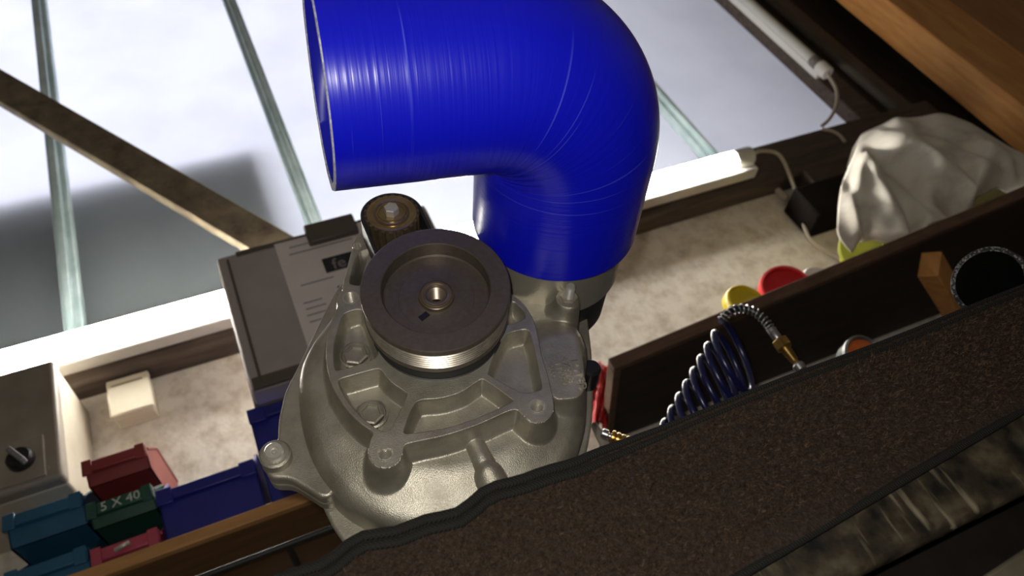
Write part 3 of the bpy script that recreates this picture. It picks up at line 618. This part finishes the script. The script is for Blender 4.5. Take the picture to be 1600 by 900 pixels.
for (px_, py_, ln) in ((452, 388, 0.045), (452, 399, 0.10), (470, 447, 0.05), (474, 475, 0.028), (478, 484, 0.03), (480, 494, 0.042), (484, 504, 0.05)):
    q = U(px_, py_, cyf); MB().box((q.x, yl, q.z - 0.0022), (q.x + ln, yl + 0.001, q.z)).build('print_line', INKGREY, pap)
q = U(527, 449, cyf); MB().box((q.x, yl, q.z - 0.006), (q.x + 0.03, yl + 0.001, q.z)).build('print_mark', INK, pap)
# switch cabinet
cab = thing('switch_cabinet', (-0.45, 1.07, H + 0.645), 'grey electrical switch cabinet with black rotary knob on the plaster wall', 'switch box')
MB().box((-0.60, 1.02, H + 0.645), (-0.318, 1.15, H + 0.845)).build('cabinet_body', CABCREAM, cab, bevel=0.004)
cv = MB().box((-0.602, 0.995, H + 0.643), (-0.316, 1.020, H + 0.847)).build('cover', CABPL, cab, bevel=0.006, seg=3)
kc = U(33, 719, 0.99)
MB().box((kc.x - 0.042, 0.9915, kc.z - 0.033), (kc.x + 0.028, 0.996, kc.z + 0.033)).build('dial_plate', CABPL, cv, bevel=0.001)
kn = MB().lathe([(0.0175, -0.006), (0.0165, 0.010), (0.014, 0.013), (0, 0.013)], (kc.x, 0.992, kc.z), n=32, caps=False).build('rotary_knob', BLACKPL, cab)
MB().obox((kc.x, 0.976, kc.z), (0.009, 0, -0.013), (0.0032, 0, 0.0022), (0, 0.007, 0)).build('knob_grip', mat('knob_grip', (0.2, 0.2, 0.21), 0.3), kn, bevel=0.002)
for sx in (-0.578, -0.335):
    for sz in (0.662, 0.828): MB().lathe([(0.004, -0.001), (0.004, 0.0015), (0.003, 0.002), (0, 0.002)], (sx, 0.996, H + sz), n=16, caps=False).build('cover_screw', CABPL, cv)
# junction box
jb = thing('junction_box', (-0.246, 1.13, H + 0.792), 'small ivory square junction box on the lit plaster wall', 'junction box')
MB().box((-0.276, 1.118, H + 0.792), (-0.214, 1.15, H + 0.860)).build('box_base', JBOX, jb, bevel=0.003)
jl = MB().box((-0.278, 1.105, H + 0.790), (-0.212, 1.117, H + 0.862)).build('lid', JBOX, jb, bevel=0.003)
MB().box((-0.270, 1.1042, H + 0.848), (-0.222, 1.106, H + 0.850)).build('lid_slot', mat('slot_grime', (0.25, 0.21, 0.14), 0.8), jl)

# ------------------------------------------------------------------ left shelf and bins
ZS = H + 0.463
ls = thing('wooden_shelf', (-0.25, 1.03, ZS - 0.016), 'varnished brown wooden shelf carrying the plastic parts bins', 'shelf')
MB().box((-0.80, 0.932, ZS - 0.015), (0.24, 1.15, ZS)).build('shelf_board', SHELFWOOD, ls, bevel=0.0015)
MB().box((-0.80, 0.920, ZS - 0.016), (0.24, 0.9315, ZS)).build('front_edging', SHELFEDGE, ls, bevel=0.0015)
for x in (-0.70, 0.18):
    MB().prism([(x, 0.95, ZS - 0.015), (x, 1.15, ZS - 0.015), (x, 1.15, ZS - 0.20), (x, 1.135, ZS - 0.20)], (0.018, 0, 0)).build('bracket', DARKSHELF, ls)
rd = thing('hanging_rail', (-0.1, 1.0, H + 0.39), 'thin dark metal rail under the varnished shelf', 'rail')
a, b = U(330, 896, 0.86), U(530, 834, 0.86); b.z = a.z
dv = (b - a); MB().tube([a - dv*0.8, b], 0.0036, 12).build('rod', RUBBER, rd)
for q in (a - dv*0.5, a + dv*0.6):
    MB().tube([q, Vector((q.x, 1.15, q.z))], 0.004, 10).build('bracket', RUBBER, rd)
def bin_(x0, x1, z0, h, lipz, mat_, label, yf=0.935, d=0.17, t=0.0022, slot=True, cat='storage bin'):
    r = thing('storage_bin', ((x0 + x1)/2, yf + d/2, z0), label, cat, 'plastic stacking bins on the varnished shelf')
    x0 += 0.001; x1 -= 0.001; yb = yf + d; z0 += 0.0005; zt_ = z0 + h - 0.002
    prof = [(yf + 0.014, z0), (yb, z0), (yb, zt_), (yf + 0.065, zt_), (yf + 0.040, lipz + (zt_ - lipz)*0.55), (yf + 0.010, lipz), (yf + 0.002, lipz)]
    for x in (x0, x1 - t):
        sdp = MB().prism([(x, y, z) for y, z in prof], (t, 0, 0)).build('side_wall', mat_, r)
        MB().tube([(x + t/2, y, z) for y, z in prof[2:6]], 0.0026, 8).build('top_bead', mat_, sdp)
    MB().box((x0, yf + 0.014, z0), (x1, yb, z0 + t)).build('floor_panel', mat_, r)
    MB().box((x0, yb - t, z0), (x1, yb, zt_)).build('back_wall', mat_, r)
    fp = MB().prism([(x0, yf + 0.014, z0), (x0, yf + 0.014 + t, z0), (x0, yf + 0.002 + t, lipz), (x0, yf + 0.002, lipz)], (x1 - x0, 0, 0)).build('front_wall', mat_, r)
    lp = MB().prism([(x0 - 0.001, yf + 0.003, lipz - 0.016), (x0 - 0.001, yf - 0.004, lipz - 0.015), (x0 - 0.001, yf - 0.004, lipz), (x0 - 0.001, yf + 0.004, lipz + 0.002)], (x1 - x0 + 0.002, 0, 0)).build('front_lip', mat_, r, bevel=0.0012)
    wq = (x1 - x0)
    for xx in (x0 - 0.001, x1 - wq*0.16): MB().box((xx, yf - 0.0062, lipz - 0.020), (xx + wq*0.16, yf - 0.003, lipz + 0.002)).build('lip_corner', mat_, lp, bevel=0.001)
    return r, lp
bin_(-0.366, -0.277, ZS, 0.072, ZS + 0.033, B_TEAL, 'lower teal blue plastic bin at the left end of the shelf')
bin_(-0.366, -0.277, ZS + 0.072, 0.076, ZS + 0.107, B_TEAL, 'upper teal blue plastic bin stacked under the switch cabinet')
bin_(-0.274, -0.197, ZS, 0.060, ZS + 0.024, B_PINK, 'pinkish red plastic bin lowest of its stack of three')
g_, gl = bin_(-0.274, -0.197, ZS + 0.060, 0.060, ZS + 0.085, B_GREEN, 'dark green plastic bin with 5 X 40 chalked on its lip')
text_mesh('5 X 40', 0.017, (-0.258, 0.9305, ZS + 0.0715), (1, 0, 0.02), (0, 0, 1), 0.0002, 'chalk_writing', CHALK, gl)
bin_(-0.274, -0.197, ZS + 0.120, 0.060, ZS + 0.147, B_RED, 'dark red plastic bin topmost of its stack of three')
bin_(-0.195, -0.072, ZS, 0.120, ZS + 0.073, B_BLUE, 'wide dark blue plastic bin beside the stack of small bins', yf=0.938, d=0.2)
bin_(-0.066, 0.075, ZS, 0.157, ZS + 0.138, B_BLUE, 'tall dark blue plastic bin under the grey tool case', yf=0.925, d=0.21)
tag(MB().tube(curve([U(180, 860, 0.928), U(192, 853, 0.926), U(202, 848, 0.928)]), 0.003, 8).build('steel_pin', STEEL), 'small steel pin lying at the lip of the pink bin', 'pin')

# ------------------------------------------------------------------ right shelf and what is on it
zr = H + 0.485
fl_, fr_ = UZ(950, 560, zr), UZ(1600, 290, zr); dv = fr_ - fl_; fr2 = fl_ + dv*1.5
wl = Vector((fl_.x + 0.03, 1.15, zr)); wr_ = Vector((fr2.x, 1.15, zr))
rs = thing('dark_shelf', ((fl_.x + fr2.x)/2, 1.0, zr - 0.016), 'dark brown wooden shelf on the right seen from below', 'shelf')
MB().prism([fl_ + Vector((0.012, 0.012, 0)), fr2 + Vector((0, 0.012, 0)), wr_, wl + Vector((0.010, 0, 0))], (0, 0, -0.012)).build('shelf_board', DARKSHELF, rs, bevel=0.001)
nrm = Vector((0, 0, 1)).cross(dv).normalized()
MB().prism([fl_, fr2, fr2 + nrm*0.012, fl_ + nrm*0.012], (0, 0, -0.019)).build('front_edging', EDGEWOOD, rs, bevel=0.0015)
MB().prism([fl_ + nrm*0.0125, fl_ + nrm*0.0125 + Vector((0.012, 0, 0)), wl + Vector((0.012, 0, 0)), wl], (0, 0, -0.019)).build('end_edging', EDGEWOOD, rs, bevel=0.0015)
a, b = U(1452, 412, 0.86), U(1500, 492, 0.98)
MB().bar(a, b, 0.045, 0.03, up=(0, 1, 0.4)).build('strut', ORANGEWOOD, rs, bevel=0.002)
def roll(px_, py_, Y, r, wd, m, name, label, cat, ax=(0.15, -1, 0.25)):
    q = U(px_, py_, Y); c = Vector((q.x, Y, zr + r + 0.0008)); ax_ = Vector(ax)
    t = thing(name, (c.x, c.y, zr), label, cat)
    MB().lathe([(0, -wd), (r*0.96, -wd), (r, -wd*0.9), (r, -wd*0.1), (r*0.96, 0), (r*0.84, 0), (r*0.80, -wd*0.15), (r*0.2, -wd*0.15), (0, -wd*0.12)], c, (ax[0], ax[1], 0), 40, caps=False).build('lid_disc', m, t)
    MB().lathe([(r*0.86, 0.0), (r*0.90, 0.0012), (r*0.94, 0.0)], c, (ax[0], ax[1], 0), 40, caps=False).build('raised_ring', m, t)
roll(1168, 470, 0.93, 0.034, 0.022, YELLOW, 'plastic_lid', 'yellow plastic lid standing on the dark shelf', 'lid')
roll(1232, 450, 0.94, 0.042, 0.040, REDPL, 'plastic_lid', 'deep red plastic lid standing on the dark shelf', 'lid', (-0.2, -1, 0))
roll(1283, 436, 0.945, 0.032, 0.02, WHITEPLAS, 'plastic_lid', 'white plastic lid on the dark shelf between red lid and cloth', 'lid')
# yellow-green pouch under the cloth
yc = UZ(1378, 400, zr); yg = thing('yellow_green_drum', (1.02, 0.95, zr), 'yellow and green drum half hidden under the white cloth', 'drum')
c = U(1385, 400, 0.93)
MB().lathe([(0.0, 0), (0.045, 0), (0.052, 0.004), (0.055, 0.03), (0.05, 0.04), (0.0, 0.042)], (c.x + 0.012, 0.955, zr + 0.056), (-0.6, -0.8, 0), 40, caps=False).build('green_end', YELGR, yg)
MB().lathe([(0.0, -0.12), (0.050, -0.12), (0.0565, -0.115), (0.0565, 0.0), (0.05, 0.003)], (c.x + 0.012, 0.955, zr + 0.0575), (-0.6, -0.8, 0), 40).build('yellow_body', YELLOW, yg)
ob_ = thing('olive_bag', (1.28, 0.98, zr), 'olive canvas bag beneath the right side of the white cloth', 'bag')
rg = []
for k, (s, z) in enumerate(((0.7, 0.001), (0.95, 0.006), (1.0, 0.03), (1.0, 0.09), (0.9, 0.13), (0.6, 0.145), (0.1, 0.148))):
    rg.append([(1.32 + 0.15*s*math.copysign(abs(math.cos(a))**0.6, math.cos(a)), 1.03 + 0.095*s*math.copysign(abs(math.sin(a))**0.6, math.sin(a)), zr + z + 0.0005 + 0.003*math.sin(5*a)*(z > 0.01)) for a in np.linspace(0, 2*math.pi, 40, endpoint=False)])
MB().rings(rg, True, True, True).build('bag_body', OLIVE, ob_, smooth=60)
MB().tube(curve([(1.20, 0.965, zr + 0.085), (1.24, 0.945, zr + 0.06), (1.32, 0.932, zr + 0.055), (1.40, 0.945, zr + 0.07)]), 0.006, 8).build('strap', OLIVE, ob_)
# cloth
top = [(1346,211,1.0),(1372,196,0.97),(1405,188,0.95),(1440,180,0.94),(1475,178,0.93),(1508,188,0.92),(1540,206,0.91),(1575,228,0.90),(1625,255,0.90)]
mid = [(1304,330,0.90),(1340,320,0.885),(1380,325,0.865),(1415,330,0.875),(1450,318,0.85),(1490,300,0.87),(1530,268,0.85),(1568,262,0.87),(1640,275,0.86)]
hem = [(1328,396,0.90),(1352,374,0.885),(1380,378,0.88),(1418,390,0.88),(1462,372,0.86),(1503,360,0.88),(1518,318,0.865),(1556,300,0.88),(1640,322,0.87)]
T3, M3, H3 = ([U(*p) for p in r] for r in (top, mid, hem))
def project(p):
    c = M.T @ np.array([p[0], p[1], p[2] - H]); return np.array([800 + F*c[0]/c[2], 450 - F*c[1]/c[2]])
FOLDS = [([(1372,222),(1412,232),(1450,262),(1490,298),(1512,325)], -0.020, 13), ([(1368,240),(1405,272),(1450,318),(1498,350)], 0.022, 15), ([(1350,262),(1378,310),(1398,352),(1402,388)], -0.016, 12),
         ([(1372,290),(1420,350),(1440,385)], 0.010, 13), ([(1338,260),(1328,320),(1338,380)], -0.012, 10), ([(1322,300),(1345,360),(1352,380)], 0.010, 9), ([(1440,300),(1468,340),(1474,370)], -0.012, 9),
         ([(1440,205),(1500,235),(1560,262),(1600,270)], 0.012, 16), ([(1400,200),(1470,232),(1535,275),(1552,292)], -0.014, 14), ([(1540,240),(1572,262),(1570,285)], -0.014, 9)]
def fold(p):
    q = project(p); o = 0.0
    for L_, a_, w_ in FOLDS:
        best = 1e9
        for s0, s1 in zip(L_[:-1], L_[1:]):
            s0 = np.array(s0, float); e_ = np.array(s1, float) - s0; t_ = max(0, min(1, float((q - s0) @ e_)/float(e_ @ e_))); best = min(best, float(np.linalg.norm(q - s0 - t_*e_)))
        o += a_*math.exp(-(best/w_)**2)
    return o
T3, M3, H3 = curve(T3, 10), curve(M3, 10), curve(H3, 10); rows = []
nc = len(T3)
for j in range(41):
    v = j/40; row = []
    for i in range(nc):
        a, b, c = T3[i], M3[i], H3[i]; l0 = 2*(v - 0.5)*(v - 1); l1 = 4*v*(1 - v); l2_ = 2*v*(v - 0.5)
        p = a*l0 + b*l1 + c*l2_; u = i/(nc - 1)
        ph = (u*1.25 - v*0.62)*2*math.pi*2.3 + 0.7*math.sin(u*7 + 1)
        amp = 0.019*min(1, v*2.0)*(0.6 + 0.4*math.sin(u*17 + 2)); bulge = -0.035*math.sin(math.pi*min(1, v*1.0))**0.8
        row.append(p + Vector((0, bulge*0.5 + amp*0.25*math.sin(ph) + fold(p)*1.1, 0.002*math.sin(ph*1.7))))
    rows.append([Vector((p_.x, p_.y, max(p_.z, zr + 0.0035))) for p_ in row])
tb = [[Vector((p.x, p.y + 0.16*s, p.z + 0.03*s - 0.08*s*s)) for p in rows[0]] for s in (1.0, 0.75, 0.5, 0.25)]
clo = MB().rings(tb + rows, closed=False).build('draped_cloth', CLOTHM, smooth=180)
so = clo.modifiers.new('thickness', 'SOLIDIFY'); so.thickness = 0.003
tag(clo, 'stained off-white canvas cloth draped over things on the dark shelf', 'cloth')
# dark box on the wall behind the cloth
db = thing('dark_wall_box', U(1270, 285, 1.1), 'black wooden box fixed under the window rail behind the cloth', 'box')
q0, q1 = U(1222, 290, 1.10), U(1350, 235, 1.10)
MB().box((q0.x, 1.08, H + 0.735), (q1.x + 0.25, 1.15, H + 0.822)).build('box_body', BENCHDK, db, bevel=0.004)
MB().box((q0.x + 0.06, 1.085, H + 0.825), (q1.x + 0.3, 1.14, H + 0.868)).build('upper_batten', DARKSHELF, db, bevel=0.003)

# ------------------------------------------------------------------ coiled air hose
ch = thing('coiled_air_hose', U(1070, 640, 0.62), 'dark blue coiled air hose hanging with a brass end fitting', 'air hose')
A0, A1 = U(1076, 690, 0.63), U(1153, 550, 0.60); axc = (A1 - A0)
camv = lambda a: Vector(M @ np.array(a, float))
uu = camv((-0.48, 0.88, 0)).normalized(); nv = camv((0.88*0.917, 0.48*0.917, -0.40)).normalized(); vv = nv.cross(uu).normalized(); pts = []
nturn = 7.0; ext = (A0.z - (ZB + 0.034)) / axc.z
A0 = A0 - axc*max(ext, 0); nturn = nturn*(1 + max(ext, 0)); axc = A1 - A0
for k in range(int(nturn*28) + 1):
    t = k/28; a = 2*math.pi*(t - nturn); pts.append(A0 + axc*(t/nturn) + (uu*math.cos(a) + vv*math.sin(a))*0.0345)
MB().tube(pts, 0.0031, 10).build('coil', COILM, ch, smooth=60)
sp = curve([pts[-1] if False else U(1128, 500, 0.585), U(1140, 487, 0.58), U(1160, 482, 0.58), U(1180, 488, 0.58), U(1196, 502, 0.58), U(1206, 516, 0.58)], 10)
MB().tube(curve([pts[-1], sp[0]], 6) + sp[1:], 0.0031, 10).build('lead_hose', BLACKPL, ch, smooth=60)
hp = []
for i in range(len(sp)*10):
    t = i/10; k = min(int(t), len(sp) - 2); q = sp[k].lerp(sp[k+1], t - k); tg_ = (sp[k+1] - sp[k]).normalized(); n1 = tg_.cross(Vector((0, 1, 0))).normalized(); n2 = tg_.cross(n1)
    a = 2*math.pi*i/38; hp.append(q + (n1*math.cos(a) + n2*math.sin(a))*0.0042)
MB().tube(hp, 0.0008, 6).build('guard_spring', SPRING, ch, smooth=60)
f0, f1 = U(1204, 514, 0.58), U(1254, 580, 0.58); fd = (f1 - f0).normalized(); fl2 = (f1 - f0).length
MB().lathe([(0.0042, 0), (0.0045, 0.001), (0.0045, 0.012), (0.0038, 0.013)], f0, fd, 20).build('ferrule', SPRING, ch)
MB().lathe([(0.0075, 0.014), (0.0082, 0.015), (0.0082, 0.023), (0.0075, 0.024)], f0, fd, 6).build('hexagon_nut', BRASS, ch, smooth=15)
pr = [(0.0050, 0.024)]
for k in range(5): pr += [(0.0056 - k*0.0003, 0.025 + k*0.003), (0.0043 - k*0.0003, 0.0275 + k*0.003)]
MB().lathe(pr + [(0.003, 0.045)], f0, fd, 20).build('barbed_nipple', BRASS, ch, smooth=20)
MB().lathe([(0.005, 0.043), (0.006, 0.045), (0.005, 0.05)], f0, fd, 20).build('steel_tip', SPRING, ch)
# braided black hose
bh0 = U(1545, 440, 0.47); hd = (U(1640, 395, 0.49) - U(1545, 440, 0.47)); hd = Vector((1, 0.10, -0.03)).normalized()
bh = thing('black_hose', U(1545, 500, 0.47), 'black rubber hose with a cut braided end lying behind the carpet', 'hose')
un = Vector((0.55, 0, 1)); un = (un - hd*un.dot(hd)).normalized(); wn = hd.cross(un)
def bring(c, r, n=48): return [c + (un*math.cos(2*math.pi*k/n) + wn*math.sin(2*math.pi*k/n))*r for k in range(n)]
hd = Vector((0.80, 0.52, -0.10)).normalized(); un = Vector((0, 0, 1)); un = (un - hd*un.dot(hd)).normalized(); wn = hd.cross(un)
MB().rings([bring(bh0, 0.030), bring(bh0 + hd*0.1, 0.030), bring(bh0 + hd*0.3, 0.031)], True).build('outer_wall', HOSEBK, bh, smooth=60)
MB().rings([bring(bh0, 0.0265), bring(bh0 + hd*0.3, 0.0265)], True, False, True).build('inner_wall', HOSEBK, bh, smooth=60)
MB().rings([bring(bh0, 0.030), bring(bh0 - hd*0.0008, 0.0285), bring(bh0, 0.0262)], True).build('cut_edge', BRAID, bh, smooth=60)
# amber lamp
al = thing('amber_reflector', U(1345, 550, 0.70), 'round amber reflector with chrome rim behind the carpet edge', 'reflector')
ac = U(1350, 556, 0.70); an = Vector((0.05, -1, -0.25)).normalized()
MB().lathe([(0.0, 0.006), (0.012, 0.0055), (0.0195, 0.002), (0.0205, 0)], ac, an, 40, caps=False).build('lens', AMBER, al)
MB().lathe([(0.0205, -0.004), (0.0245, -0.004), (0.0250, 0.002), (0.0225, 0.004), (0.0203, 0.002)], ac, an, 40, caps=False).build('rim', SPRING, al)
MB().lathe([(0.0235, -0.004), (0.022, -0.02), (0.008, -0.026), (0.008, -0.05)], ac, an, 32).build('housing', BLACKPL, al)
MB().tube(curve([ac - an*0.045, ac - an*0.055 - Vector((0, 0, 0.02)), Vector((ac.x, ac.y + 0.03, ZB + 0.004))]), 0.005, 12).build('stem', BLACKPL, al)
MB().lathe([(0.02, 0), (0.02, 0.004), (0.006, 0.006)], (ac.x, ac.y + 0.03, ZB), (0, 0, 1), 32).build('foot', BLACKPL, al)
# red pouch, brass coupling and grey funnel beside the supercharger
rp = thing('red_bag', U(935, 640, 1.02), 'bright red plastic bag hanging at the end of the dark shelf', 'bag')
mb = MB(); rows = []
for j in range(13):
    v = j/12; yy = 1.06
    l, r = (918 + 8*v, 952 - 6*v); py = 570 + 95*v
    rows.append([U(l + (r - l)*i/10, py + 5*math.sin(i*0.9 + j), yy - 0.02*math.sin(math.pi*i/10)*(0.5 + 0.5*v) - 0.006*math.sin(i*1.9 + j*0.8)) for i in range(11)])
o_ = mb.rings(rows, closed=False).build('bag_body', REDPL, rp, smooth=180); so = o_.modifiers.new('t', 'SOLIDIFY'); so.thickness = 0.004
bpst = thing('dark_post', U(930, 700, 1.10), 'short brown wooden post standing against the wall by the red bag', 'post')
q = U(930, 640, 1.10); MB().box((q.x - 0.022, 1.09, 0), (q.x + 0.004, 1.15, min(q.z, zr - 0.03))).build('post_body', EDGEWOOD, bpst, bevel=0.002)
ft = U(922, 665, 0.70); fu = thing('grey_funnel', (ft.x, ft.y, ZB), 'pale grey funnel standing upside down beside the supercharger', 'funnel')
fh = ft.z - ZB
MB().lathe([(0.036, 0), (0.034, 0.006), (0.006, fh*0.8), (0.004, fh), (0.003, fh), (0.0045, fh*0.8), (0.031, 0.006), (0.034, 0)], (ft.x + 0.004, ft.y, ZB), (0, 0, 1), 32, caps=False).build('funnel_body', mat('grey_funnel', (0.30, 0.26, 0.23), 0.6), fu)
MB().lathe([(0.036, 0), (0.0385, 0.001), (0.0385, 0.005), (0.035, 0.006)], (ft.x + 0.004, ft.y, ZB), (0, 0, 1), 32, caps=False).build('rim', mat('grey_funnel_rim', (0.28, 0.24, 0.21), 0.6), fu)
bc = thing('brass_coupling', U(965, 684, 0.62), 'brass hose coupling with steel spigot just above the carpet edge', 'fitting')
f0, f1 = U(940, 676, 0.62), U(985, 694, 0.62); fd = (f1 - f0).normalized()
MB().lathe([(0.0035, 0), (0.0045, 0.001), (0.0045, 0.006), (0.0028, 0.007), (0.0028, 0.009)], f0, fd, 20).build('spigot', SPRING, bc)
pr = []
for k in range(4): pr += [(0.0055, 0.009 + k*0.0045), (0.0062, 0.010 + k*0.0045), (0.0062, 0.012 + k*0.0045), (0.0050, 0.013 + k*0.0045)]
MB().lathe(pr, f0, fd, 20).build('ringed_body', BRASS, bc, smooth=20)

q = f0 + fd*0.024
MB().tube(curve([q, q + fd*0.015, Vector((q.x + 0.012, q.y + 0.005, ZB + 0.03)), Vector((q.x + 0.012, q.y + 0.02, ZB + 0.006)), Vector((q.x + 0.005, q.y + 0.07, ZB + 0.005))]), 0.0045, 10).build('hose_tail', HOSEBK, bc)

# ------------------------------------------------------------------ timber on the right
a, b = U(1425, 0, 1.0), U(1600, 150, 1.0); dv = (b - a).normalized()
tb_ = thing('timber_post', (1.70, 1.06, 0), 'orange pine post right of the window', 'post')
xb = 1.715
MB().prism([(1.60, 0.985, 0), (1.76, 0.985, 0), (1.85, 0.985, 3.3), (1.69, 0.985, 3.3)], (0, 0.09, 0)).build('post_body', ORANGEWOOD, tb_, bevel=0.003)
for k in range(4):
    x = 1.79 + k*0.30
    tag(MB().prism([(x, 1.04, 0), (x + 0.292, 1.04, 0), (x + 0.37, 1.04, 3.3), (x + 0.078, 1.04, 3.3)], (0, 0.022, 0)).build('wall_plank', BROWNBOARD, bevel=0.002), ['brown pine board next to the orange post', 'second brown pine board from the orange post', 'third brown pine board from the orange post', 'fourth brown pine board from the orange post'][k], 'board', 'pine boards right of the post')
